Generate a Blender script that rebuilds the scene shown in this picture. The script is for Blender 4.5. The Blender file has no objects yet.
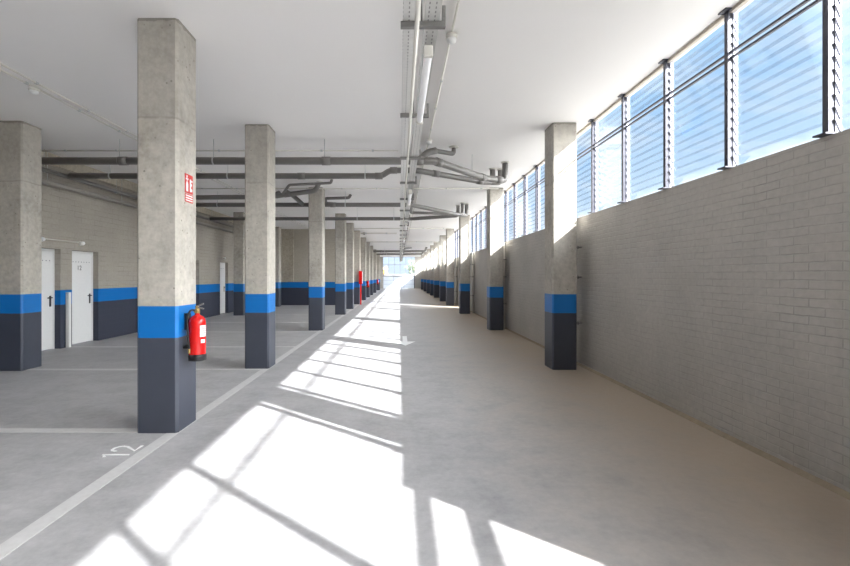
import bpy, bmesh, math, random
from mathutils import Vector, Matrix
random.seed(7)
scene = bpy.context.scene
COL = scene.collection
PI = math.pi
CEIL = 3.92
EYE = 1.48

# ------------------------------------------------------------------ materials
def nt(name):
    m = bpy.data.materials.new(name); m.use_nodes = True
    n = m.node_tree.nodes; n.clear()
    return m, n, m.node_tree.links

class G:
    """small node-graph helper"""
    def __init__(s, tree):
        s.n = tree.nodes; s.l = tree.links
    def add(s, t, **kw):
        o = s.n.new(t)
        for k, v in kw.items(): setattr(o, k, v)
        return o
    def put(s, sock, v):
        if isinstance(v, bpy.types.NodeSocket): s.l.new(v, sock)
        else: sock.default_value = v
    def math(s, op, a, b=0.0, c=0.0, clamp=False):
        o = s.add('ShaderNodeMath', operation=op, use_clamp=clamp)
        s.put(o.inputs[0], a); s.put(o.inputs[1], b)
        if len(o.inputs) > 2: s.put(o.inputs[2], c)
        return o.outputs[0]
    def mix(s, f, a, b, mode='MIX'):
        o = s.add('ShaderNodeMix', data_type='RGBA', blend_type=mode)
        s.put(o.inputs[0], f)
        for k, v in ((6, a), (7, b)):
            s.put(o.inputs[k], (*v, 1) if isinstance(v, tuple) and len(v) == 3 else v)
        return o.outputs[2]
    def noise(s, vec, scale, detail=4, rough=.55, out='Fac'):
        o = s.add('ShaderNodeTexNoise'); s.put(o.inputs['Scale'], scale)
        o.inputs['Detail'].default_value = detail; o.inputs['Roughness'].default_value = rough
        if vec is not None: s.l.new(vec, o.inputs['Vector'])
        return o.outputs[out]
    def ramp(s, f, stops):
        o = s.add('ShaderNodeValToRGB'); e = o.color_ramp.elements
        while len(e) < len(stops): e.new(.5)
        for i, (p, c) in enumerate(stops):
            e[i].position = p; e[i].color = (*c, 1) if isinstance(c, tuple) else (c, c, c, 1)
        s.put(o.inputs[0], f)
        return o.outputs[0]
    def pos(s):
        return s.add('ShaderNodeNewGeometry').outputs['Position']
    def sep(s, v):
        o = s.add('ShaderNodeSeparateXYZ'); s.l.new(v, o.inputs[0]); return o.outputs
    def comb(s, x, y, z):
        o = s.add('ShaderNodeCombineXYZ')
        for i, v in enumerate((x, y, z)): s.put(o.inputs[i], v)
        return o.outputs[0]
    def scale(s, v, xyz):
        o = s.add('ShaderNodeVectorMath', operation='MULTIPLY'); s.l.new(v, o.inputs[0]); o.inputs[1].default_value = xyz
        return o.outputs[0]
    def bump(s, h, strength, dist):
        o = s.add('ShaderNodeBump'); o.inputs['Strength'].default_value = strength; o.inputs['Distance'].default_value = dist
        s.put(o.inputs['Height'], h); return o.outputs[0]
    def bsdf(s, color, rough=.6, metal=0., normal=None, spec=.5):
        o = s.add('ShaderNodeBsdfPrincipled')
        s.put(o.inputs['Base Color'], (*color, 1) if isinstance(color, tuple) and len(color) == 3 else color)
        s.put(o.inputs['Roughness'], rough); o.inputs['Metallic'].default_value = metal
        o.inputs['Specular IOR Level'].default_value = spec
        if normal is not None: s.l.new(normal, o.inputs['Normal'])
        return o
    def out(s, shader):
        o = s.add('ShaderNodeOutputMaterial'); s.l.new(shader, o.inputs['Surface'])

def srgb(r, g, b):
    f = lambda c: (c/255/12.92) if c <= 10 else ((c/255+.055)/1.055)**2.4
    return (f(r), f(g), f(b))

def plain(name, color, rough=.5, metal=0., spec=.5, var=.06, vscale=30):
    m, n, l = nt(name); g = G(m.node_tree)
    c = g.mix(g.noise(g.pos(), vscale), tuple(x*(1-var) for x in color), tuple(min(1, x*(1+var)) for x in color))
    g.out(g.bsdf(c, rough, metal, spec=spec).outputs[0]); return m

def mat_concrete(name, base, joint=True):
    m, n, l = nt(name); g = G(m.node_tree)
    p = g.pos(); x, y, z = g.sep(p)
    big = g.noise(p, 1.7, 5, .6); fine = g.noise(p, 14, 5, .65)
    streak = g.noise(g.scale(p, (9, 9, .8)), 1.0, 4, .6)
    c = g.ramp(big, [(.3, tuple(v*.66 for v in base)), (.5, base), (.7, tuple(min(1, v*1.14) for v in base))])
    c = g.mix(g.math('MULTIPLY', g.ramp(streak, [(.42, 0.), (.7, 1.)]), .45), c, tuple(v*f for v, f in zip(base, (.80, .75, .66))))
    c = g.mix(.42, c, g.ramp(fine, [(.28, tuple(v*.45 for v in base)), (.6, base), (.8, tuple(min(1, v*1.25) for v in base))]))
    pit = g.add('ShaderNodeTexVoronoi'); pit.inputs['Scale'].default_value = 13; l.new(p, pit.inputs['Vector'])
    pits = g.math('MULTIPLY', g.math('LESS_THAN', pit.outputs['Distance'], .13), g.ramp(g.noise(p, 4), [(.46, 0.), (.56, 1.)]))
    c = g.mix(g.math('MULTIPLY', pits, .7), c, tuple(v*.35 for v in base))
    h = g.math('SUBTRACT', fine, pits)
    if joint:
        wob = g.math('MULTIPLY', g.math('SUBTRACT', g.noise(p, 3), .5), .06)
        d = g.math('ABSOLUTE', g.math('SUBTRACT', g.math('ADD', z, wob), 2.98))
        ln = g.ramp(g.math('MULTIPLY', d, 30), [(.1, 1.), (.5, 0.)])
        c = g.mix(g.math('MULTIPLY', g.math('MULTIPLY', ln, g.ramp(g.noise(p, 6), [(.35, .2), (.6, 1.)])), .6), c, tuple(v*.5 for v in base))
        # darker casting above the joint, and a rough dark seam at the head
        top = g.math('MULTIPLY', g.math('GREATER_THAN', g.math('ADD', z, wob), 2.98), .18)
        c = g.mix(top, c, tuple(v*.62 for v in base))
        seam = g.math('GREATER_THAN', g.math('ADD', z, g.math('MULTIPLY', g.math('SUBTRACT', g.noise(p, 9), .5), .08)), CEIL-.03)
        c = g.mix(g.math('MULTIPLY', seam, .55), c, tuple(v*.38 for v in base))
    g.out(g.bsdf(c, .78, 0, g.bump(h, .35, .01), .25).outputs[0]); return m

def mat_blocks(name, base, paint, bw=.40, bh=.10, axis='y', joint=.5):
    """block or brick wall; optional painted blue band over a dark dado"""
    m, n, l = nt(name); g = G(m.node_tree)
    p = g.pos(); x, y, z = g.sep(p)
    u = y if axis == 'y' else x
    wob = g.math('MULTIPLY', g.math('SUBTRACT', g.noise(p, 5, 3), .5), .02)
    v = g.comb(u, g.math('ADD', z, wob), 0.0)
    b = g.add('ShaderNodeTexBrick'); l.new(v, b.inputs['Vector'])
    b.inputs['Scale'].default_value = 1.0; b.inputs['Brick Width'].default_value = bw; b.inputs['Row Height'].default_value = bh
    b.inputs['Mortar Size'].default_value = .006; b.inputs['Mortar Smooth'].default_value = .6
    b.inputs['Color1'].default_value = (.3, .3, .3, 1); b.inputs['Color2'].default_value = (.7, .7, .7, 1)
    b.inputs['Mortar'].default_value = (.5, .5, .5, 1)
    fac = b.outputs['Fac']
    big = g.noise(p, 1.1, 4); fine = g.noise(p, 22, 4)
    c = g.ramp(big, [(.3, tuple(q*.88 for q in base)), (.7, tuple(min(1, q*1.1) for q in base))])
    tone = g.sep(b.outputs['Color'])[0]
    c = g.mix(g.math('MULTIPLY', tone, joint*.4), c, tuple(q*.72 for q in base))
    c = g.mix(g.math('MULTIPLY', g.math('MULTIPLY', fac, joint), g.ramp(g.noise(p, 2.3), [(.42, .05), (.62, 1.)])), c, tuple(q*.55 for q in base))
    c = g.mix(.25, c, g.ramp(fine, [(.3, tuple(q*.75 for q in base)), (.7, tuple(min(1, q*1.2) for q in base))]))
    if paint:
        blue, dark = paint
        c = g.mix(g.math('LESS_THAN', z, 1.20), c, blue)
        c = g.mix(g.math('LESS_THAN', z, .90), c, dark)
    h = g.math('ADD', g.math('MULTIPLY', fac, -1.0), g.math('ADD', g.math('MULTIPLY', fine, .25), g.math('MULTIPLY', tone, .5)))
    g.out(g.bsdf(c, .7, 0, g.bump(h, .45, .008), .3).outputs[0]); return m

BLUE = srgb(0, 108, 184); NAVY = srgb(64, 68, 80)
M = {}
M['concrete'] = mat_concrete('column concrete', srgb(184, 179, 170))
M['concrete_plain'] = mat_concrete('pilaster concrete', srgb(186, 178, 163), False)
M['blue'] = plain('blue paint', BLUE, .42, var=.04, vscale=6)
M['navy'] = plain('slate grey paint', NAVY, .45, var=.12, vscale=5)
M['block'] = mat_blocks('grey block wall', srgb(168, 162, 152), (BLUE, srgb(58, 62, 76)), .42, .115, 'y', 1.2)
M['block_x'] = mat_blocks('grey block end wall', srgb(180, 173, 160), (BLUE, srgb(58, 62, 76)), .42, .115, 'x', .8)
M['brick'] = mat_blocks('painted brick wall', srgb(178, 174, 168), None, .25, .066, 'y', .5)
M['brick_x'] = mat_blocks('painted brick return', srgb(178, 174, 168), None, .25, .066, 'x', .34)
M['ceiling'] = plain('white ceiling paint', srgb(241, 239, 237), .85, spec=.2, var=.015, vscale=.8)
M['white'] = plain('white paint', srgb(226, 226, 224), .45)
M['line'] = plain('worn white floor paint', srgb(198, 197, 197), .6, var=.12, vscale=18)
M['fresh'] = plain('white floor paint', srgb(236, 236, 236), .55, var=.08, vscale=18)
M['red'] = plain('red enamel', srgb(206, 22, 20), .25)
M['signred'] = plain('sign red', srgb(190, 40, 30), .4)
M['black'] = plain('black plastic', srgb(28, 28, 30), .4)
M['brass'] = plain('brass', srgb(190, 160, 100), .35, .8)
M['steel'] = plain('galvanised steel', srgb(196, 198, 198), .45, .55, var=.12, vscale=60)
M['darksteel'] = plain('dark bracket steel', srgb(135, 133, 131), .5, .5)
M['pvc'] = plain('grey plastic pipe', srgb(120, 117, 114), .4, var=.06, vscale=8)
M['conduit'] = plain('pale grey conduit', srgb(214, 211, 203), .45)
M['cablewrap'] = plain('grey cable bundle', srgb(150, 145, 138), .5, var=.3, vscale=40)
M['post'] = plain('anthracite metal', srgb(66, 66, 76), .4, .2)
M['alu'] = plain('pale aluminium', srgb(184, 186, 200), .4, .1)
M['clip'] = plain('dark louvre clip', srgb(96, 98, 112), .5)
M['rail'] = plain('pale brown head rail', srgb(176, 166, 152), .5)
M['door'] = plain('white door leaf', srgb(226, 226, 226), .42)
M['label'] = plain('white label', srgb(232, 228, 228), .5)
M['mark'] = plain('dark grey lettering', srgb(70, 70, 72), .5)
M['diffuser'] = plain('white lamp diffuser', srgb(244, 244, 244), .35)
M['bark'] = plain('bark', srgb(96, 80, 66), .8)
M['leaf_green'] = plain('green leaves', srgb(150, 158, 132), .6, var=.3, vscale=3)
M['leaf_gold'] = plain('golden leaves', srgb(226, 190, 120), .6, var=.3, vscale=3)
M['yard'] = plain('pale yard paving', srgb(146, 144, 140), .85, var=.1, vscale=.6)

def mat_tray():
    m, n, l = nt('perforated galvanised tray'); g = G(m.node_tree)
    x, y, z = g.sep(g.pos())
    fx = g.math('ABSOLUTE', g.math('SUBTRACT', g.math('FRACT', g.math('DIVIDE', x, .045)), .5))
    fy = g.math('ABSOLUTE', g.math('SUBTRACT', g.math('FRACT', g.math('DIVIDE', y, .05)), .5))
    hole = g.math('MULTIPLY', g.math('LESS_THAN', fx, .10), g.math('LESS_THAN', fy, .26))
    c = g.mix(g.noise(g.pos(), 25), srgb(196, 195, 192), srgb(220, 219, 216))
    c = g.mix(g.math('MULTIPLY', hole, .65), c, srgb(80, 80, 82))
    g.out(g.bsdf(c, .5, .35).outputs[0]); return m
M['tray'] = mat_tray()

def mat_floor():
    m, n, l = nt('power floated concrete floor'); g = G(m.node_tree)
    p = g.pos(); x, y, z = g.sep(p)
    big = g.noise(p, .55, 5, .6); mid = g.noise(p, 2.6, 6, .65); fine = g.noise(p, 16, 5, .7)
    grey = srgb(166, 165, 167)
    c = g.ramp(big, [(.32, tuple(v*.86 for v in grey)), (.5, grey), (.7, tuple(v*1.12 for v in grey))])
    c = g.mix(.65, c, g.ramp(mid, [(.32, tuple(v*.62 for v in grey)), (.5, grey), (.68, tuple(v*1.26 for v in grey))]))
    c = g.mix(.16, c, g.ramp(fine, [(.3, (.2, .2, .2)), (.7, (.65, .64, .63))]))
    # warm bounce light painted into the floor colour towards the outer wall
    warm_bounce = g.math('ADD', g.math('MULTIPLY', x, .36), g.math('MULTIPLY', g.math('SUBTRACT', mid, .5), .7))
    warm_bounce = g.ramp(warm_bounce, [(.18, 0.), (.95, 1.)])
    c = g.mix(g.math('MULTIPLY', warm_bounce, .7), c, srgb(176, 158, 134))
    # fine crazing / scratches
    sc = g.noise(g.scale(p, (1.2, 14, 1)), 2.2, 3, .7)
    c = g.mix(g.math('MULTIPLY', g.ramp(sc, [(.66, 0.), (.74, 1.)]), .12), c, (.75, .75, .75))
    rough = g.ramp(mid, [(.3, .42), (.7, .62)])
    g.out(g.bsdf(c, rough, 0, g.bump(fine, .12, .004), .35).outputs[0]); return m
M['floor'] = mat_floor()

def mat_glass(name, tint, gloss=.9, haze=0.):
    m, n, l = nt(name); g = G(m.node_tree)
    t = g.add('ShaderNodeBsdfTransparent'); t.inputs[0].default_value = (*tint, 1)
    s = g.add('ShaderNodeBsdfGlossy'); s.inputs['Roughness'].default_value = .05
    f = g.add('ShaderNodeFresnel'); f.inputs['IOR'].default_value = 1.45
    a = g.add('ShaderNodeMixShader'); g.put(a.inputs[0], g.math('MULTIPLY', f.outputs[0], gloss))
    l.new(t.outputs[0], a.inputs[1]); l.new(s.outputs[0], a.inputs[2])
    last = a.outputs[0]
    if haze:
        d = g.add('ShaderNodeBsdfTranslucent'); d.inputs[0].default_value = (.9, .92, .95, 1)
        b = g.add('ShaderNodeMixShader'); b.inputs[0].default_value = haze
        l.new(last, b.inputs[1]); l.new(d.outputs[0], b.inputs[2]); last = b.outputs[0]
    g.out(last); return m
M['louvre'] = mat_glass('louvre glass', (.975, .982, .99), .28, .0)
M['pane'] = mat_glass('window glass', (.95, .97, .98), .6)

def mat_frost():
    m, n, l = nt('frosted white gate sheet'); g = G(m.node_tree)
    d = g.bsdf((.86, .87, .88), .5); t = g.add('ShaderNodeBsdfTranslucent'); t.inputs[0].default_value = (.9, .92, .94, 1)
    a = g.add('ShaderNodeMixShader'); a.inputs[0].default_value = .65
    l.new(d.outputs[0], a.inputs[1]); l.new(t.outputs[0], a.inputs[2]); g.out(a.outputs[0]); return m
M['frost'] = mat_frost()

# ------------------------------------------------------------------ mesh helpers
class MB:
    def __init__(s): s.bm = bmesh.new()
    def box(s, x0, x1, y0, y1, z0, z1, bevel=0.):
        b = bmesh.new(); bmesh.ops.create_cube(b, size=1)
        for v in b.verts:
            v.co = Vector(((x0+x1)/2+v.co.x*(x1-x0), (y0+y1)/2+v.co.y*(y1-y0), (z0+z1)/2+v.co.z*(z1-z0)))
        if bevel: bmesh.ops.bevel(b, geom=b.edges[:], offset=bevel, segments=2, affect='EDGES', profile=.5)
        s._take(b); return s
    def obox(s, center, size, rot):
        b = bmesh.new(); bmesh.ops.create_cube(b, size=1)
        mt = Matrix.Translation(center) @ rot.to_4x4()
        for v in b.verts: v.co = mt @ Vector((v.co.x*size[0], v.co.y*size[1], v.co.z*size[2]))
        s._take(b); return s
    def _take(s, b):
        me = bpy.data.meshes.new('tmp'); b.to_mesh(me); b.free(); s.bm.from_mesh(me); bpy.data.meshes.remove(me)
    def prism(s, pts, z0, z1):
        lo = [s.bm.verts.new((x, y, z0)) for x, y in pts]; hi = [s.bm.verts.new((x, y, z1)) for x, y in pts]
        k = len(pts)
        for i in range(k): s.bm.faces.new((lo[i], lo[(i+1) % k], hi[(i+1) % k], hi[i]))
        s.bm.faces.new(lo[::-1]); s.bm.faces.new(hi); return s
    def lathe(s, prof, c=(0, 0, 0), seg=24, axis='z'):
        rings = []
        for r, h in prof:
            ring = []
            for i in range(seg):
                a = 2*PI*i/seg; p = (r*math.cos(a), r*math.sin(a), h)
                if axis == 'x': p = (p[2], p[0], p[1])
                if axis == 'y': p = (p[1], p[2], p[0])
                ring.append(s.bm.verts.new((c[0]+p[0], c[1]+p[1], c[2]+p[2])))
            rings.append(ring)
        for a, b in zip(rings, rings[1:]):
            for i in range(seg): s._f((a[i], a[(i+1) % seg], b[(i+1) % seg], b[i]))
        s._f(rings[0][::-1]); s._f(rings[-1]); return s
    def _f(s, vs):
        try: f = s.bm.faces.new(vs); f.smooth = len(vs) == 4
        except ValueError: pass
    def tube(s, pts, r, seg=12, bend=None):
        """swept round pipe; corners become smooth elbows"""
        P = [Vector(p) for p in pts]; path = [P[0]]; bend = r*1.5 if bend is None else bend
        for i in range(1, len(P)-1):
            a, b, c = P[i-1], P[i], P[i+1]
            d1 = (a-b); d2 = (c-b); k = min(bend, d1.length*.45, d2.length*.45)
            p1 = b+d1.normalized()*k; p2 = b+d2.normalized()*k
            for t in (0, .2, .4, .6, .8, 1): path.append(p1.lerp(b, t).lerp(b.lerp(p2, t), t))
        path.append(P[-1])
        q = [path[0]]
        for p in path[1:]:
            if (p-q[-1]).length > 1e-5: q.append(p)
        path = q; t0 = (path[1]-path[0]).normalized()
        up = Vector((0, 0, 1)) if abs(t0.z) < .9 else Vector((1, 0, 0))
        nrm = (up-t0*up.dot(t0)).normalized(); rings = []
        for i, p in enumerate(path):
            t = (path[min(i+1, len(path)-1)]-path[max(i-1, 0)]).normalized()
            nrm = (nrm-t*nrm.dot(t)).normalized(); bi = t.cross(nrm)
            rings.append([s.bm.verts.new(p+(nrm*math.cos(2*PI*j/seg)+bi*math.sin(2*PI*j/seg))*r) for j in range(seg)])
        for a, b in zip(rings, rings[1:]):
            for i in range(seg): s._f((a[i], a[(i+1) % seg], b[(i+1) % seg], b[i]))
        s._f(rings[0][::-1]); s._f(rings[-1]); return s
    def build(s, name, mat, parent=None, loc=None):
        bmesh.ops.recalc_face_normals(s.bm, faces=s.bm.faces[:])
        me = bpy.data.meshes.new(name); s.bm.to_mesh(me); s.bm.free()
        me.materials.append(mat)
        o = bpy.data.objects.new(name, me); COL.objects.link(o)
        if parent: o.parent = parent
        if loc: o.location = loc
        return o

def empty(name, loc=(0, 0, 0)):
    o = bpy.data.objects.new(name, None); o.location = loc; o.empty_display_size = .1; COL.objects.link(o); return o
def tag(o, label, cat, group=None):
    o['label'] = label; o['category'] = cat; o['kind'] = 'thing'
    if group: o['group'] = group
    return o
def struct(o):
    o['kind'] = 'structure'; return o
def children(o): return [c for c in bpy.data.objects if c.parent is o]
def copy_tree(o, parent=None):
    c = o.copy(); COL.objects.link(c)
    if parent: c.parent = parent
    for ch in kids.get(o.name, []): copy_tree(ch, c)
    return c
kids = {}
def index():
    kids.clear()
    for c in bpy.data.objects:
        if c.parent: kids.setdefault(c.parent.name, []).append(c)
def text_mesh(body, size, name, mat, parent, mtx):
    cu = bpy.data.curves.new(name, 'FONT'); cu.body = body; cu.size = size; cu.align_x = 'CENTER'; cu.align_y = 'CENTER'; cu.extrude = .0015
    t = bpy.data.objects.new('t', cu); COL.objects.link(t)
    bpy.context.view_layer.update()
    me = bpy.data.meshes.new_from_object(t.evaluated_get(bpy.context.evaluated_depsgraph_get()))
    bpy.data.objects.remove(t); me.transform(mtx); me.name = name; me.materials.clear(); me.materials.append(mat)
    o = bpy.data.objects.new(name, me); COL.objects.link(o); o.parent = parent; return o

ORD = 'first second third fourth fifth sixth seventh eighth ninth tenth eleventh twelfth'.split()

# ------------------------------------------------------------------ the setting
YB, YE = -8.8, 54.5        # ends of the hall
XL = -6.95                 # left wall face
XR = 3.012                  # right wall face
BACK = 22.8                # end wall of the parking side

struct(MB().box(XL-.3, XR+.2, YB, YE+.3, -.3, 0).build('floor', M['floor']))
struct(MB().box(XL-.3, XR+.12, YB, YE+.3, CEIL, CEIL+.3).build('ceiling', M['ceiling']))
struct(MB().box(-90, 90, -60, 160, -.5, -.32).build('ground', M['yard']))

# left wall with door openings
side = []
doors = [(8.20, 9.06), (9.38, 10.20), (14.45, 15.33), (17.12, 17.93)]
w = MB(); y = YB
for a, b in side:
    w.box(XL-.25, XL, y, a, 0, CEIL); w.box(XL-.25, XL, a, b, 0, .8); w.box(XL-.25, XL, a, b, 3.4, CEIL); y = b
for a, b in doors:
    w.box(XL-.25, XL, y, a, 0, CEIL); w.box(XL-.25, XL, a, b, 2.04, CEIL); y = b
w.box(XL-.25, XL, y, BACK+.2, 0, CEIL)
struct(w.build('wall_left', M['block']))
struct(MB().box(XL+.001, XL+.05, YB, BACK, 3.70, CEIL-.001).build('trim_1', M['concrete_plain']))
struct(MB().box(XL, -2.52, BACK, BACK+.2, 0, CEIL).build('wall_back', M['block_x']))
struct(MB().box(-2.72, -2.52, BACK+.2, YE+.3, 0, CEIL).build('wall_inner', M['block']))
struct(MB().box(-6.30, -5.45, BACK-.06, BACK-.001, 1.2, CEIL-.001).build('trim_2', M['concrete_plain']))
for k, (a, b_) in enumerate(side):
    win = struct(empty(f'window_{13+k}'))
    f = MB()
    for z in (.801, 2.1, 3.34): f.box(XL-.16, XL-.10, a+.001, b_-.001, z, z+.05)
    for y in (a+.001, (a+b_)/2, b_-.051): f.box(XL-.155, XL-.105, y, y+.05, .81, 3.38)
    f.build('frame', M['post'], win); MB().box(XL-.135, XL-.125, a+.01, b_-.01, .81, 3.38).build('pane', M['pane'], win)
# right parapet wall with a gap (way out) and a lowered stretch beside the camera
SILL = 2.47
r = MB()
r.box(XR, XR+.2, .65, 20.7, 0, SILL); r.box(XR, XR+.2, 21.45, YE+.3, 0, SILL)
r.box(XR, XR+.2, -2.6, .65, 0, 1.62); r.box(XR, XR+.2, YB, -2.6, 0, SILL)
struct(r.build('wall_right', M['brick']))
struct(MB().prism([(XR-.05, 0), (XR, 0), (XR, 1)], 0, 0.001).build('trim_3', M['concrete_plain'])) if False else None
b = MB()
for y0, y1 in ((.65, 20.7), (21.45, YE)):
    v = [b.bm.verts.new(c) for c in ((XR-.035, y0, 0), (XR+.001, y0, 0), (XR+.001, y0, .035), (XR-.035, y1, 0), (XR+.001, y1, 0), (XR+.001, y1, .035))]
    for f in ((0, 2, 1), (3, 4, 5), (0, 3, 5, 2), (0, 1, 4, 3), (1, 2, 5, 4)): b.bm.faces.new([v[i] for i in f])
struct(b.build('baseboard_right', plain('sandy mortar fillet', srgb(150, 138, 120), .9, var=.25, vscale=12)))
# rear end of the hall
r = MB(); r.box(XL-.25, XR+.2, YB-.2, YB, 0, CEIL)
struct(r.build('wall_rear', M['brick_x']))
# far end
r = MB(); r.box(-2.52, -2.05, YE, YE+.2, 0, CEIL); r.box(1.9, XR, YE, YE+.2, 0, CEIL)
struct(r.build('wall_far', M['brick_x']))

# far gate (white panels) and the glazing over it
gate = struct(empty('door_9', (-.07, YE+.1, 0)))
MB().box(-1.93, 1.86, -.03, .03, .04, 1.5).build('panel', M['frost'], gate)
f = MB()
for z in (.02, .52, 1.0): f.box(-1.95, 1.88, -.05, -.031, z, z+.035)
for x in (-1.95, -.7, .6, 1.85): f.box(x, x+.04, -.05, -.031, .02, 1.5)
f.build('frame', M['alu'], gate)
MB().box(-1.97, 1.9, -.06, .06, 1.501, 1.57).build('top_rail', M['post'], gate)
MB().box(1.86, 1.96, -.10, .06, 0, 1.75).build('gate_post', M['post'], gate)
wend = struct(empty('window_20', (0, YE+.1, 0)))
f = MB()
for x in (-2.05, -1.35, -.65, .05, .75, 1.45, 1.86): f.box(x, x+.04, -.04, .04, 1.57, CEIL-.001)
for z in (1.571, 2.9, CEIL-.06): f.box(-2.05, 1.9, -.035, .035, z, z+.05)
f.build('frame', M['alu'], wend)
MB().box(-2.04, 1.89, -.005, .005, 1.58, CEIL-.01).build('pane', M['pane'], wend)

# ------------------------------------------------------------------ right-hand louvre windows
POSTS = [-2.98, -2.12, -1.26, -.405, .55, 1.28, 2.18] + [3.11+.945*k for k in range(54)]
TR = 3.50; XP = XR+.014
def louvre_panel(L, z0, z1, name, clip_name, parent, y):
    key = (round(L, 3), z0)
    if key not in LP:
        m = MB(); c = MB(); k = int((z1-z0)/.083); pitch = (z1-z0)/k
        R = Matrix.Rotation(math.radians(66), 3, 'Y')
        for i in range(k):
            z = z0+pitch*(i+.5)
            m.obox((0, L/2, z), (.106, L-.07, .005), R)
            for yy in (.032, L-.032): c.obox((0, yy, z), (.10, .005, .012), R)
        a = m.build(name, M['louvre'], parent, (XP+.03, y, 0)); q = c.build(clip_name, M['clip'], parent, (XP+.03, y, 0))
        LP[key] = (a.data, q.data)
    else:
        for nm, me in zip((name, clip_name), LP[key]):
            o = bpy.data.objects.new(nm, me); COL.objects.link(o); o.parent = parent; o.location = (XP+.03, y, 0)
LP = {}
post_me = MB().box(-.03, .03, -.022, .022, SILL, CEIL-.001).build('post', M['post']); pm = post_me.data; bpy.data.objects.remove(post_me)
t = MB().box(-.07, .05, -.05, .05, CEIL-.013, CEIL-.002); t.box(-.075, .05, -.05, .05, SILL, SILL+.012)
t = t.build('plate', M['post']); ptm = t.data; bpy.data.objects.remove(t)
j = MB(); j.box(-.0, .04, .0221, .028, SILL, CEIL-.001); j.box(0, .04, -.028, -.0221, SILL, CEIL-.001)
j = j.build('jamb', M['alu']); jm = j.data; bpy.data.objects.remove(j)
def inst(name, me, parent, loc):
    o = bpy.data.objects.new(name, me); COL.objects.link(o); o.parent = parent; o.location = loc; return o
SPAN = [(0, 4), (4, 6), (6, 11), (11, 16), (16, 21), (21, 27), (27, 33), (33, 39), (39, 45), (45, 51), (51, 60)]
skip = 4      # no post stands at the jamb of the lowered stretch
for n, (a, b_) in enumerate(SPAN):
    win = struct(empty(f'window_{n+1}', (0, 0, 0)))
    idx = [i for i in range(a, b_+1)]
    for i in idx[:-1]:
        y0 = POSTS[i]; y1 = POSTS[i+1]
        if i == 3: y1 = POSTS[5]
        if i == 4: continue
        if i != 4:
            inst('post', pm, win, (XP, y0, 0)); inst('plate', ptm, win, (XP, y0, 0)); inst('jamb', jm, win, (XP+.015, y0, 0))
        louvre_panel(y1-y0, SILL+.02, TR-.03, 'louvre_blades', 'blade_clips', win, y0)
        louvre_panel(y1-y0, TR+.03, CEIL-.05, 'louvre_blades', 'blade_clips', win, y0)
    y0, y1 = POSTS[idx[0]], POSTS[idx[-1]]
    if a == 4: y0 = POSTS[5]
    if b_ == 4: y1 = POSTS[5]
    m = MB(); m.box(XP-.012, XP+.012, y0, y1, TR-.036, TR-.018); m.box(XP-.012, XP+.012, y0, y1, TR+.018, TR+.036)
    m.build('transom', M['post'], win)
    MB().box(XP-.014, XP+.03, y0, y1, CEIL-.035, CEIL-.003).build('head_rail', M['rail'], win)
# rails of the lowered stretch beside the camera
win = struct(empty('window_12'))
m = MB(); m.box(XP-.03, XP+.03, -2.6, .65, 2.335, 2.40); m.box(XP-.03, XP+.03, -2.6, .65, 2.06, 2.14)
m.build('rail', M['post'], win)

# ------------------------------------------------------------------ columns
W, D, CH = .39, .40, .022
def oct_(w, d, c, g=0.):
    x, y = w/2+g, d/2+g
    return [(-x+c, -y), (x-c, -y), (x, -y+c), (x, y-c), (x-c, y), (-x+c, y), (-x, y-c), (-x, -y+c)]
def column_proto():
    root = empty('concrete_column')
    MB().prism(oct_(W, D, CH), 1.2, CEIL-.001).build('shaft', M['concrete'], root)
    MB().prism(oct_(W, D, CH), .9, 1.2).build('blue_band', M['blue'], root)
    MB().prism(oct_(W, D, CH), 0.001, .9).build('slate_base', M['navy'], root)
    return root
proto = column_proto(); index(); used = [False]
def column(x, y, label, group):
    o = proto if not used[0] else copy_tree(proto)
    used[0] = True
    o.location = (x, y+D/2, 0); tag(o, label, 'column', group); return o
LY = [4.17, 7.08, 12.1, 17.1, 20.1, 23.5, 27.6, 31.3, 35.0, 40.0, 47.5]
for i, y in enumerate(LY):
    if i == 0: lb = 'nearest concrete column, with the red extinguisher and red sign on its side'
    elif i == 5: lb = 'sixth concrete column along the left of the sunlit lane, behind the red hose cabinet'
    elif i == 6: lb = 'seventh concrete column along the left of the lane, with a small distant extinguisher'
    elif i == 10: lb = 'last and farthest concrete column along the left of the sunlit lane'
    else: lb = f'{ORD[i]} concrete column from the camera along the left of the sunlit lane'
    column((-2.485 if i < 2 else -2.495)+W/2, y, lb, 'columns along the left of the lane')
RY = [1.88, 7.0, 12.15, 17.5, 22.6, 26.2, 30.8, 34.5, 39.0, 44.0, 49.5]
for i, y in enumerate(RY):
    lb = ['concrete column just beside the camera on the right, out of the photo', 'nearest visible concrete column on the right, in front of the grey brick wall',
          'second concrete column on the right, sunlit at the top under the louvres'][i] if i < 3 else \
         (f'{ORD[i-1]} concrete column from the camera along the right-hand grey wall' if i < 10 else 'last and farthest concrete column along the right-hand grey wall')
    column((2.618, 2.618, 2.67)[i] if i < 3 else 2.60, y, lb, 'columns along the right wall')
for i, y in enumerate([6.92, 11.9, 16.75, 21.7]):
    lb = ['concrete column at the far left edge, in front of the white doors',
          'concrete column near the block wall, hidden behind the extinguisher column',
          'concrete column near the left block wall, beyond the far white door',
          'concrete column near the left block wall at the end wall of the parking'][i]
    column(-6.30+W/2, y, lb, 'columns near the left block wall')

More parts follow.
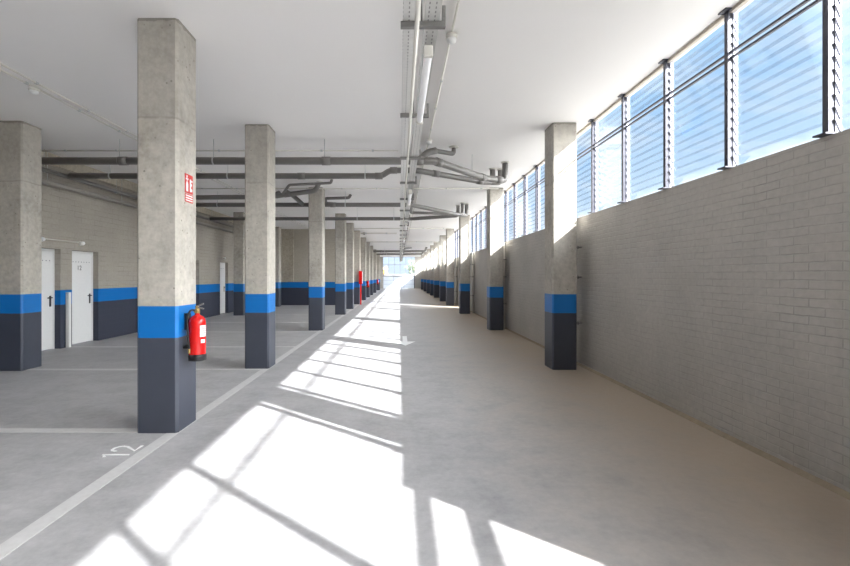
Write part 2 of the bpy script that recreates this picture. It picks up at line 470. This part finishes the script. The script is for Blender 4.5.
# ties between right columns and wall
tie = MB().tube([(2.815, 0, 0), (XR+.02, 0, 0)], .011, 8).lathe([(.03, 0), (.03, .012)], (XR-.066, 0, 0), 12, 'x').build('steel_tie', M['darksteel'])
first = True
for ci, y in enumerate(RY[1:5]):
    for z, nm in ((1.96, 'top'), (1.47, 'middle'), (.71, 'lowest')):
        o = tie if first else tie.copy()
        if not first: COL.objects.link(o)
        first = False
        o.location = (.052 if ci == 1 else 0, y+.31, z)
        tag(o, f'{nm} steel tie bar joining the {["nearest","second","third","fourth"][ci]} right-hand column to the grey wall', 'tie bar', 'steel ties behind the right-hand columns')

for k, ci in enumerate((2, 3, 4)):
    m = MB().tube([(XR-.045, RY[ci]+.385, .001), (XR-.045, RY[ci]+.385, 2.45)], .032, 12).build('downpipe', M['conduit'])
    tag(m, f'pale vertical pipe on the grey wall behind the {["second", "third", "fourth"][k]} right-hand column', 'pipe', 'vertical pipes on the right wall')

# ------------------------------------------------------------------ doors of the left wall
def door(n, y0, y1, number):
    d = struct(empty(f'door_{n}', (XL-.15, (y0+y1)/2, 0))); h = (y1-y0)/2
    leaf = MB().box(-.022, .022, -h+.032, h-.032, .012, 1.995, .003).build('leaf', M['door'], d)
    f = MB(); f.box(-.05, .03, -h+.001, -h+.03, 0, 2.039); f.box(-.05, .03, h-.03, h-.001, 0, 2.039); f.box(-.05, .03, -h+.03, h-.03, 1.998, 2.039)
    f.build('frame', M['door'], d)
    v = MB()
    for k in range(8): v.lathe([(.011, 0), (.011, .002)], (.0221, -h+.12+k*(2*h-.24)/7, 1.80), 10, 'x')
    v.build('vent_holes', M['clip'], leaf)
    hd = MB(); hd.box(.022, .03, h-.13, h-.085, .87, 1.09, .003); hd.tube([(.028, h-.107, 1.05), (.075, h-.107, 1.05), (.075, h-.23, 1.05)], .011, 10)
    hd.build('handle', M['black'], leaf)
    if number:
        R = Matrix(((0, 0, 1, .0225), (1, 0, 0, -.02), (0, 1, 0, 1.665), (0, 0, 0, 1)))
        text_mesh(number, .145, 'number', M['mark'], leaf, R)
    return d
for n, ((a, b_), num) in enumerate(zip(doors, ('11', '12', None, None))): door(n+1, a, b_, num)
o = MB().box(-.035, .035, -.035, .035, 0.001, 1.15, .006).build('white_post', M['white'], None, (XL+.045, 9.22, 0))
tag(o, 'slim white post against the block wall left of door 12', 'post')
# bulkhead lamps over the doors
def bulkhead(y, label):
    r = empty('wall_lamp', (XL, y, 2.2))
    MB().lathe([(.05, .001), (.055, .012), (.045, .03)], (0, 0, 0), 18, 'x').build('base', M['conduit'], r)
    MB().lathe([(.042, .03), (.045, .07), (.035, .1), (.012, .115)], (0, 0, 0), 18, 'x').build('lamp_cover', M['diffuser'], r)
    tag(r, label, 'lamp', 'small wall lamps over the doors')
bulkhead(8.52, 'small white wall lamp above the partly hidden door 11')
bulkhead(9.60, 'small white wall lamp above the door numbered 12')
bulkhead(17.4, 'small wall lamp above the farthest white door')
m = MB().tube([(XL+.012, 7.5, 2.22), (XL+.012, 9.6, 2.22)], .01, 8).build('wall_conduit', M['conduit'])
tag(m, 'thin grey conduit feeding the lamps above doors 11 and 12', 'conduit')
m = MB().tube([(XL+.02, 18.6, 2.1), (XL+.02, 18.6, 3.6)], .022, 8).build('wall_conduit', M['darksteel'])
tag(m, 'thin vertical conduit on the block wall past the farthest white door', 'conduit')

# ------------------------------------------------------------------ floor markings
def mark(mb, label, name='painted_line'):
    return tag(mb.build(name, M['line' if name == 'painted_line' else 'fresh']), label, 'floor marking')
mark(MB().box(-2.20, -2.085, YB+1, 50, 0.0005, .003), 'long white painted line along the left row of columns')
for i, y in enumerate((1.6, 4.19, 6.98, 9.24, 11.75, 14.2, 17.0, 19.6)):
    if i == 0: continue
    lb = ['', 'white bay line on the floor left of the nearest column', 'white bay line beside the far left column, second from the camera',
          'white bay line in front of door 12, third from the camera', 'fourth white bay line from the camera across the parking floor',
          'fifth white bay line from the camera across the parking floor', 'sixth white bay line from the camera across the parking floor', 'seventh, farthest white bay line near the end wall'][i]
    mark(MB().box(-6.9, -2.201, y, y+.11, .0005, .003), lb)
def strokes(paths, wd, to):
    m = MB()
    for pts in paths:
        P = [Vector((*to(*p), 0)) for p in pts]
        L = []; Rr = []
        for i, p in enumerate(P):
            t = (P[min(i+1, len(P)-1)]-P[max(i-1, 0)]).normalized(); nn = Vector((-t.y, t.x, 0))
            L.append(p+nn*wd/2); Rr.append(p-nn*wd/2)
        vs = [[m.bm.verts.new((q.x, q.y, z)) for q in S] for z in (.0005, .003) for S in (L, Rr)]
        l0, r0, l1, r1 = vs
        for i in range(len(P)-1):
            m.bm.faces.new((l1[i], l1[i+1], r1[i+1], r1[i])); m.bm.faces.new((l0[i], r0[i], r0[i+1], l0[i+1]))
            m.bm.faces.new((l0[i], l0[i+1], l1[i+1], l1[i])); m.bm.faces.new((r0[i], r1[i], r1[i+1], r0[i+1]))
        for i in (0, -1): m.bm.faces.new((l0[i], l1[i], r1[i], r0[i]))
    return m
# '12' stencilled beside the first column, read from the lane (letters point away from it)
num = lambda u, v: (-2.235-v*.235, 3.62+u)
arc = [(.175+.055*math.cos(a), .72+.22*math.sin(a)) for a in [PI*(1.0-.2*k) for k in range(6)]]
two = [(.115, .70)] + arc + [(.215, .52), (.13, .06), (.245, .06)]
one = [(.0, .78), (.045, .98), (.045, .03)]
mark(strokes([one, two], .026, num), 'white number 12 painted on the floor before the nearest column', 'painted_number')
# direction arrow
m = MB(); m.box(.07, .18, 10.05, 10.95, .0005, .003)
v = [m.bm.verts.new(c) for z in (.0005, .003) for c in ((-.11, 10.05, z), (.36, 10.05, z), (.125, 9.45, z))]
m.bm.faces.new(v[3:]); m.bm.faces.new(v[:3][::-1])
for i in range(3): m.bm.faces.new((v[i], v[(i+1) % 3], v[3+(i+1) % 3], v[3+i]))
mark(m, 'white arrow painted on the lane floor pointing to the camera', 'painted_arrow')

# ------------------------------------------------------------------ pipes
def rods(m, pts, zc=CEIL): pass
def pipe(name, label, path, r, hang=(), branches=(), collars=(), couplings=(), cat='pipe', group=None, mat='pvc'):
    root = empty(name, path[0])
    P0 = Vector(path[0]); loc = lambda p: tuple(Vector(p)-P0)
    MB().tube([loc(p) for p in path], r, 16).build('pipe_run', M[mat], root)
    for bp, br in branches: MB().tube([loc(p) for p in bp], br, 14).build('branch', M[mat], root)
    for cp in collars:
        MB().lathe([(r*1.35, 0), (r*1.35, -.02), (r*1.12, -.03)], loc((cp[0], cp[1], CEIL-.001)), 18).build('ceiling_collar', M['conduit'], root)
    for cp, ax in couplings:
        q = Vector(loc(cp)); best = None
        for a, c in zip(path, path[1:]):
            a = Vector(loc(a)); c = Vector(loc(c)); t = max(0, min(1, (q-a).dot(c-a)/(c-a).length_squared)); pp = a+(c-a)*t
            if best is None or (pp-q).length < best[0]: best = ((pp-q).length, pp, (c-a).normalized())
        MB().tube([best[1]-best[2]*.075, best[1]+best[2]*.075], r*1.15, 16).build('coupling', M[mat], root)
    for hp in hang:
        h = MB().tube([loc((hp[0], hp[1], hp[2]+r)), loc((hp[0], hp[1], CEIL-.001))], .006, 6)
        h.lathe([(r*1.06, -.014), (r*1.06, .014)], loc(hp), 14, 'x'); h.build('hanger', M['steel'], root)
    tag(root, label, cat, group); return root
GR = 'grey drain pipes under the ceiling'
z = 3.53
y1 = 442*(z-EYE)/115.5
pipe('drain_pipe', 'thick grey drain pipe crossing the lane, nearest to the camera, with forked end',
     [(-6.72, y1, z), (.62, y1, z), (1.80, 9.2, 3.52), (2.25, 9.42, 3.52), (2.25, 9.42, CEIL)], .066,
     hang=[(x, y1, z) for x in (-6.45, -4.97, -3.3, -1.33)]+[(1.45, 8.83, 3.525)],
     branches=[([(.33, y1, z), (.52, y1+.1, 3.72), (.66, y1+.2, 3.77)], .062), ([(.55, y1+.12, 3.74), (.62, y1+.17, 3.765), (1.02, 8.3, 3.78), (1.02, 8.3, CEIL)], .042)],
     collars=[(2.25, 9.42), (1.02, 8.3)], couplings=[((.35, y1, z), 'x'), ((.72, y1+.07, z), 'x'), ((1.7, 9.1, z), 'x'), ((2.1, 9.36, z), 'x'), ((-1.3, y1, z), 'x'), ((-4.9, y1, z), 'x')], group=GR)
y2 = 442*(3.53-EYE)/100.5
pipe('drain_pipe', 'grey drain pipe with an upward jog by the cable tray, second from the camera',
     [(-6.72, y2, 3.53), (-.36, y2, 3.53), (-.2, y2, 3.645), (.35, y2, 3.645), (1.92, 9.9, 3.59), (2.1, 9.98, 3.6), (2.1, 9.98, CEIL)], .06,
     hang=[(-5.9, y2, 3.53), (-3.5, y2, 3.53), (-2.8, y2, 3.53), (-.7, y2, 3.53)],
     branches=[([(1.9, 9.9, 3.59), (2.29, 10.05, 3.6), (2.29, 10.05, CEIL)], .055)],
     collars=[(2.1, 9.98), (2.29, 10.05)], couplings=[((.75, 9.26, 3.63), 'x'), ((1.8, 9.8, 3.6), 'x'), ((-.42, y2, 3.53), 'x'), ((-.12, y2, 3.645), 'x'), ((-2.0, y2, 3.53), 'x')], group=GR)
pipe('drain_pipe', 'grey drain pipe turning up to the ceiling in front of the third left column',
     [(-6.72, 11.5, 3.53), (-3.4, 11.5, 3.55), (-2.16, 11.35, 3.68), (-2.05, 11.35, CEIL)], .062,
     hang=[(-5.4, 11.5, 3.54)],
     branches=[([(-3.0, 11.35, 3.6), (-2.78, 11.15, 3.79), (-1.72, 11.1, 3.83), (-1.70, 11.1, CEIL)], .034)],
     collars=[(-2.05, 11.35)], couplings=[((-2.9, 11.44, 3.6), 'x')], group=GR)
y3 = 442*(z-EYE)/71.7
pipe('drain_pipe', 'grey drain pipe crossing behind the third left column, with its forked right end',
     [(-6.72, y3, z), (.3, y3, z), (1.9, 14.5, 3.52), (2.25, 14.8, 3.52), (2.25, 14.8, CEIL)], .062,
     hang=[(-5.2, y3, z), (-1.55, y3, z)],
     branches=[([(-3.75, y3, z), (-3.55, y3-.35, 3.72), (-3.3, y3-.5, 3.78)], .06), ([(-2.75, y3, z), (-2.95, y3-.4, 3.72), (-3.1, y3-.6, 3.8)], .06),
               ([(-1.6, y3, 3.53), (-2.15, y3+.25, 3.62), (-2.2, y3+.5, 3.8), (-1.5, y3+.5, 3.82), (-1.45, y3+.5, CEIL)], .045),
               ([(1.9, 14.5, 3.52), (2.08, 14.6, 3.53), (2.08, 14.6, CEIL)], .055), ([(.35, y3+.5, CEIL), (.38, 14.4, 3.56), (1.7, 14.55, 3.55)], .05)],
     collars=[(2.25, 14.8), (2.08, 14.6)], couplings=[((-1.9, y3, z), 'x')], group=GR)
y4 = 442*(z-EYE)/58.2+.12
pipe('drain_pipe', 'thin grey drain pipe crossing low behind the forked one, fourth in depth',
     [(-6.72, y4, z), (.5, y4, z), (2.0, y4-.6, 3.56), (2.0, y4-.6, CEIL)], .062,
     hang=[(x, y4, z) for x in (-5, -1.5, -.2)], collars=[(2.0, y4-.6)], group=GR)
for (yy, lb) in ((36.0, 'grey drain pipe far down the lane, nearer of the far pair'), (40.6, 'grey drain pipe far down the lane, farther of the far pair')):
    pipe('drain_pipe', lb, [(-2.5, yy, 3.53), (.2, yy, 3.53), (2.1, yy+.6, 3.58), (2.25, yy+.6, CEIL)], .085, hang=[(-1.2, yy, 3.53), (1.0, yy+.26, 3.55)], couplings=[((-1.5, yy, 3.53), 'x')],
         branches=[([(.1, yy, 3.53), (.5, yy+.3, 3.8), (1.0, yy+.4, 3.84)], .05)], group=GR)
pipe('wall_pipe', 'upper grey pipe running along the top of the left block wall', [(XL+.16, 2, 3.52), (XL+.16, BACK-.01, 3.52)], .045, hang=[(XL+.16, y, 3.52) for y in (8.45, 10.6, 13, 16)], group='pipes along the left wall')
pipe('wall_pipe', 'lower grey cable-wrapped pipe along the top of the left block wall', [(XL+.10, 2, 3.31), (XL+.10, BACK-.01, 3.31)], .05,  hang=[(XL+.10, y, 3.31) for y in (8.6, 10.9, 13.2)], group='pipes along the left wall', mat='cablewrap')
# thin conduits across and along the ceiling
def conduit(label, pts, r=.012, clips=()):
    root = empty('ceiling_conduit', pts[0]); P0 = Vector(pts[0])
    MB().tube([tuple(Vector(p)-P0) for p in pts], r, 8).build('tube', M['conduit'], root)
    a, b2 = Vector(pts[0]), Vector(pts[-1]); n = max(2, int((b2-a).length/.9))
    for k in range(n):
        p = a.lerp(b2, (k+.5)/n)-P0
        if k == 0: cl = MB().box(-.006-r, .006+r, -.009-r, .009+r, -r*1.15, r, .002).build('clip', M['steel'], root, p)
        else: inst('clip', cl.data, root, p)
    tag(root, label, 'conduit', 'thin conduits on the ceiling'); return root
cz = CEIL-.014
conduit('thin conduit across the ceiling just above the nearest drain pipe', [(-6.85, 8.42, cz-.03), (-.02, 8.42, cz-.03)], .014)
conduit('thin conduit across the whole ceiling in front of the second right column', [(-5.85, 12.05, cz-.03), (2.7, 12.05, cz-.03)], .014)
conduit('thin conduit across the ceiling at the end wall of the parking', [(-2.4, 22.0, cz-.03), (2.7, 22.0, cz-.03)], .02)
conduit('thin conduit across the lane ceiling with a dark dome beside it', [(-2.4, 24.2, cz-.06), (-.15, 24.2, cz-.06)], .04)
conduit('farthest thin conduit across the lane ceiling', [(-2.4, 30.6, cz-.03), (2.7, 30.6, cz-.03)], .025)
conduit('right one of the twin conduits along the ceiling of the parking side', [(-4.55, .5, cz), (-4.55, 22.5, cz)])
conduit('left one of the twin conduits along the ceiling of the parking side', [(-4.68, .5, cz), (-4.68, 22.5, cz)])
conduit('straight conduit along the lane ceiling right of the cable tray', [(.52, .5, cz), (.52, 53, cz)], .011)
# detectors
def detector(x, y, label, r=.058):
    root = empty('smoke_detector', (x, y, CEIL-.0265))
    MB().lathe([(r, -.001), (r, -.035), (r*.9, -.04)], (0, 0, 0), 20).build('base', M['conduit'], root)
    MB().lathe([(r*.88, -.04), (r*.8, -.065), (r*.45, -.08), (.005, -.082)], (0, 0, 0), 20).build('sensor', M['white'], root)
    tag(root, label, 'smoke detector', 'smoke detectors')
detector(.52, 4.42, 'round white smoke detector beside the cable tray, nearest to the camera')
detector(.52, 7.8, 'round white smoke detector on the lane ceiling above the forked drain pipe')
detector(-4.68, 5.66, 'white smoke detector on the twin conduits at the upper left')
m = MB().lathe([(.09, -.001), (.09, -.04), (.07, -.10), (.01, -.13)], (0, 0, 0), 16).build('ceiling_camera', M['black'], None, (-1.95, 24.45, CEIL))
tag(m, 'small dark dome hanging from the lane ceiling far away', 'camera')

# ------------------------------------------------------------------ cable tray
TZ = 3.29
tray = empty('cable_tray', (.012, 0, TZ))
def channel(x0, x1, h=.05):
    m = MB(); m.box(x0, x1, .2, 53.8, 0, .004); m.box(x0, x0+.004, .2, 53.8, .004, h); m.box(x1-.004, x1, .2, 53.8, .004, h); return m
channel(.012, .125).build('tray_channel', M['tray'], tray)
channel(.165, .27).build('tray_channel', M['tray'], tray)
m = MB()
for k in range(5): m.tube([(.182+k*.018, .2, .016), (.182+k*.018, 53.7, .016)], .008, 6)
m.build('cables', M['cablewrap'], tray)
br = None
for k in range(30):
    y = 1.376+1.77*k
    if br is None:
        m = MB(); m.box(-.004, .315, -.02, .02, -.042, -.001, .003); m.box(.29, .315, -.02, .02, -.001, .11, .003)
        m.tube([(.145, 0, -.02), (.145, 0, CEIL-TZ-.001)], .006, 8); m.box(.12, .17, -.03, .03, CEIL-TZ-.012, CEIL-TZ-.001)
        br = m.build('bracket', M['darksteel'], tray, (0, y, 0))
    else:
        c = br.copy(); COL.objects.link(c); c.location = (0, y, 0)
tag(tray, 'long perforated metal cable tray hung down the middle of the lane', 'cable tray')
m = MB().tube([(.121, .2, TZ-.062), (.121, 53.5, TZ-.062)], .017, 10).build('hanging_conduit', M['conduit'])
tag(m, 'pale round conduit clipped under the long cable tray', 'conduit')
# tube lamps under the tray
lamp = empty('tube_lamp', (.215, 3.62, TZ-.05))
for yy in (.3, 1.15): MB().box(-.034, .034, yy, yy+.03, -.012, .0915).build('hanger', M['steel'], lamp)
MB().box(-.03, .03, 0, 1.47, -.03, .008, .006).build('housing', M['steel'], lamp)
MB().lathe([(.026, 0.03), (.032, .05), (.032, 1.42), (.026, 1.44)], (0, 0, -.045), 16, 'y').build('diffuser', M['diffuser'], lamp)
MB().box(-.034, .034, -.012, .03, -.075, .008, .006).build('end_cap', M['conduit'], lamp)
MB().box(-.034, .034, 1.44, 1.482, -.075, .008, .006).build('end_cap', M['conduit'], lamp)
index()
for k in range(9):
    o = lamp if k == 0 else copy_tree(lamp)
    o.location = (.215, 3.30+5.49*k, TZ-.093)
    tag(o, 'white tube lamp under the cable tray, nearest to the camera' if k == 0 else f'{ORD[k]} white tube lamp from the camera under the cable tray', 'lamp', 'tube lamps under the cable tray')

# ------------------------------------------------------------------ fire equipment
FX = -2.485+W           # lane-side face of the left row
def extinguisher(y, label):
    e = empty('fire_extinguisher', (FX+.115, y, .66))
    MB().lathe([(.05, .035), (.074, .04), (.078, .06), (.078, .37), (.072, .405), (.05, .432), (.024, .445), (.022, .46)], (0, 0, 0), 28).build('cylinder', M['red'], e)
    MB().lathe([(.07, 0), (.082, .004), (.084, .05), (.0785, .065)], (0, 0, 0), 28).build('foot_ring', M['black'], e)
    v = MB().lathe([(.018, .455), (.024, .465), (.024, .50), (.016, .51), (.014, .535)], (0, 0, 0), 14); v.lathe([(.02, .0), (.02, .02)], (.0, -.04, .485), 14, 'y')
    v.build('valve', M['brass'], e)
    h = MB(); h.obox((.02, -.0, .538), (.085, .026, .012), Matrix.Rotation(math.radians(-22), 3, 'Y')); h.obox((.028, 0, .512), (.07, .026, .012), Matrix.Rotation(math.radians(14), 3, 'Y'))
    h.build('lever', M['darksteel'], e)
    MB().tube([(-.005, -.02, .49), (-.03, -.08, .50), (-.055, -.10, .42), (-.05, -.088, .25), (-.038, -.088, .12)], .0095, 10, .05).build('hose', M['black'], e)
    MB().lathe([(.009, .08), (.011, .09), (.011, .115), (.010, .125)], (-.038, -.088, 0), 12).build('nozzle', M['brass'], e)
    l = MB()
    def patch(a0, a1, z0, z1):
        n = 8; R = .0786
        q = [[l.bm.verts.new((R*math.cos(a0+(a1-a0)*i/n), R*math.sin(a0+(a1-a0)*i/n), zz)) for i in range(n+1)] for zz in (z0, z1)]
        for i in range(n): l.bm.faces.new((q[0][i], q[0][i+1], q[1][i+1], q[1][i]))
    patch(math.radians(-48), math.radians(4), .235, .345); patch(math.radians(-42), math.radians(-6), .175, .21)
    l.build('printed_label', M['label'], e)
    l = MB(); 
    def P(a0, a1, z0, z1): 
        n = 6; R = .0789
        q = [[l.bm.verts.new((R*math.cos(a0+(a1-a0)*i/n), R*math.sin(a0+(a1-a0)*i/n), zz)) for i in range(n+1)] for zz in (z0, z1)]
        for i in range(n): l.bm.faces.new((q[0][i], q[0][i+1], q[1][i+1], q[1][i]))
    for zz in (.25, .27, .29, .31, .325): P(math.radians(-42), math.radians(-4), zz, zz+.006)
    l.build('label_print', M['signred'], e)
    MB().box(-.115, -.076, -.03, .03, .30, .46, .004).box(-.115, -.07, -.05, .05, .12, .14).build('wall_mount', M['black'], e)
    tag(e, label, 'fire extinguisher', 'fire extinguishers on the columns'); return e
e = extinguisher(4.33, 'red fire extinguisher with white label, hung on the nearest column')
index()
for y, lb in ((LY[6]+.2, 'small distant red extinguisher on the seventh left column'), (LY[9]+.2, 'tiny farthest red extinguisher near the far gate')):
    c = copy_tree(e); c.location = (FX+.108, y, .75); tag(c, lb, 'fire extinguisher', 'fire extinguishers on the columns')
# sign on the first column
s = empty('fire_sign', (FX+.002, 4.39, 2.355)); s.scale = (1, .8, .93)
MB().box(0, .003, -.10, .10, -.055, .145).build('plate', M['signred'], s)
MB().box(0, .003, -.10, .10, -.15, -.065).build('text_plate', M['signred'], s)
p = MB()
p.lathe([(.026, -.04), (.028, -.035), (.028, .04), (.018, .06), (.008, .066), (.008, .085)], (0, 0, 0), 16)
for v in p.bm.verts: v.co = Vector((.003+max(0, v.co.x)*.02, v.co.y-.048, v.co.z))
p.box(.003, .0045, -.085, -.02, .085, .1); p.box(.003, .0045, -.07, -.04, .105, .13)
p.box(.003, .0045, .02, .05, -.035, .10); p.box(.003, .0045, .05, .08, -.03, .0); p.box(.003, .0045, .05, .07, .03, .055); p.box(.003, .0045, .05, .085, .075, .09)
p.build('pictogram', M['label'], s)
p = MB()
for z0 in (-.088, -.113, -.138): p.box(.003, .0042, -.088, .088, z0, z0+.012)
p.build('lettering', M['label'], s)
tag(s, 'red and white fire sign high on the nearest column', 'sign')
# hose cabinet on a stand at the sixth column
h = empty('hose_cabinet', (FX+.06, LY[5]-.17, 0))
MB().box(-.10, .075, -.12, .14, 1.09, 1.77, .01).build('cabinet_body', M['red'], h)
MB().box(.0751, .082, -.10, .12, 1.12, 1.74).build('door', M['label'], h)
MB().box(-.045, .03, -.03, .03, .001, 1.089).build('stand', M['red'], h)
tag(h, 'tall red fire hose cabinet on a stand by the left row of columns', 'fire cabinet')

# ------------------------------------------------------------------ outside: trees beyond the far gate
def tree(x, y, hgt, rad, leaf, label, seed):
    rnd = random.Random(seed)
    r = empty('tree', (x, y, -.32))
    t = MB().tube([(0, 0, 0), (.08, .03, hgt*.4), (0, 0, hgt*.75)], .11, 8)
    for k in range(5):
        a = k*1.3; t.tube([(.05, .02, hgt*(.35+.06*k)), (rad*.5*math.cos(a), rad*.5*math.sin(a), hgt*(.6+.06*k))], .04, 6)
    t.build('trunk', M['bark'], r)
    m = MB()
    for k in range(1500):
        u = Vector((rnd.gauss(0, 1), rnd.gauss(0, 1), rnd.gauss(0, 1))).normalized()*rad*(rnd.random()**.4)
        u = u*(.8+.3*math.sin(u.x*4+seed)*math.cos(u.z*3)); c = Vector((u.x, u.y, hgt*.68+u.z*.85))
        a = Vector((rnd.gauss(0, 1), rnd.gauss(0, 1), rnd.gauss(0, 1))).normalized(); b = a.orthogonal().normalized(); sz = rnd.uniform(.06, .13)
        m.bm.faces.new([m.bm.verts.new(c+q) for q in (a*sz*1.4, b*sz*.7, -a*sz*1.4, -b*sz*.7)])
    m.build('crown', leaf, r); tag(r, label, 'tree')
tree(-2.5, 66, 3.9, 1.05, M['leaf_gold'], 'golden leaved tree outside, left beyond the far gate', 1)
tree(2.6, 70, 4.8, 1.7, M['leaf_green'], 'green tree outside, right beyond the far gate', 2)
o = MB().box(-30, 40, 95, 96, -.32, 1.9).build('boundary_wall', M['yard']); tag(o, 'low pale boundary wall outside beyond the trees', 'wall')

# ------------------------------------------------------------------ light
SUN_DIR = Vector((1.0, -.825, .823)).normalized()
sl = bpy.data.lights.new('sun', 'SUN'); sl.energy = 15.0; sl.angle = math.radians(.6); sl.color = (1.0, .99, .975)
so = bpy.data.objects.new('sun', sl); so.rotation_euler = (-SUN_DIR).to_track_quat('-Z', 'Y').to_euler(); so.location = (20, -16, 16); COL.objects.link(so)

wd = bpy.data.worlds.new('sky'); wd.use_nodes = True; scene.world = wd; wd.node_tree.nodes.clear(); g = G(wd.node_tree)
tc = g.add('ShaderNodeTexCoord').outputs['Generated']; x, y, z = g.sep(tc)
sky = g.ramp(z, [(0., (.64, .74, .88)), (.12, (.60, .78, .98)), (.34, (.40, .65, .97)), (.8, (.25, .52, .92))])
den = g.math('ADD', g.math('MAXIMUM', z, 0), .18)
cv = g.comb(g.math('DIVIDE', x, den), g.math('DIVIDE', y, den), 0.0)
cl = g.noise(g.scale(cv, (.9, 2.2, 1)), 1.3, 6, .6)
sky = g.mix(g.math('MULTIPLY', g.ramp(cl, [(.48, 0.), (.74, 1.)]), .75), sky, (.90, .93, .97))
FILL_DIR = Vector((.85, -.35, .45)).normalized()      # bright sky lobe added out of view to fill column sides and hall
d = g.math('ADD', g.math('ADD', g.math('MULTIPLY', x, FILL_DIR.x), g.math('MULTIPLY', y, FILL_DIR.y)), g.math('MULTIPLY', z, FILL_DIR.z))
glow = g.math('MULTIPLY', g.math('POWER', g.math('MAXIMUM', d, 0), 8.0), 25.0)
skyg = g.mix(1.0, g.mix(1.0, sky, (.92, .92, .92), 'MULTIPLY'), g.comb(glow, glow, g.math('MULTIPLY', glow, .97)), 'ADD')
bg = g.add('ShaderNodeBackground'); g.l.new(skyg, bg.inputs[0]); bg.inputs[1].default_value = 1.0
ow = g.add('ShaderNodeOutputWorld'); g.l.new(bg.outputs[0], ow.inputs[0])

# ------------------------------------------------------------------ camera
cam = bpy.data.cameras.new('camera'); cam.sensor_width = 36; cam.lens = 442/850*36
cam.shift_x = 25.5/850; cam.shift_y = -6.5/850; cam.clip_start = .05; cam.clip_end = 400
co = bpy.data.objects.new('camera', cam); co.location = (0, 0, EYE); co.rotation_euler = (PI/2, 0, 0); COL.objects.link(co)
scene.camera = co
vs = scene.view_settings; vs.view_transform = 'Standard'; vs.look = 'None'; vs.gamma = 1; vs.use_curve_mapping = False; vs.exposure = 0.6
cy = scene.cycles
cy.max_bounces = 14; cy.diffuse_bounces = 12; cy.glossy_bounces = 4; cy.transparent_max_bounces = 32; cy.transmission_bounces = 8
cy.use_denoising = True; cy.sample_clamp_indirect = 8.0
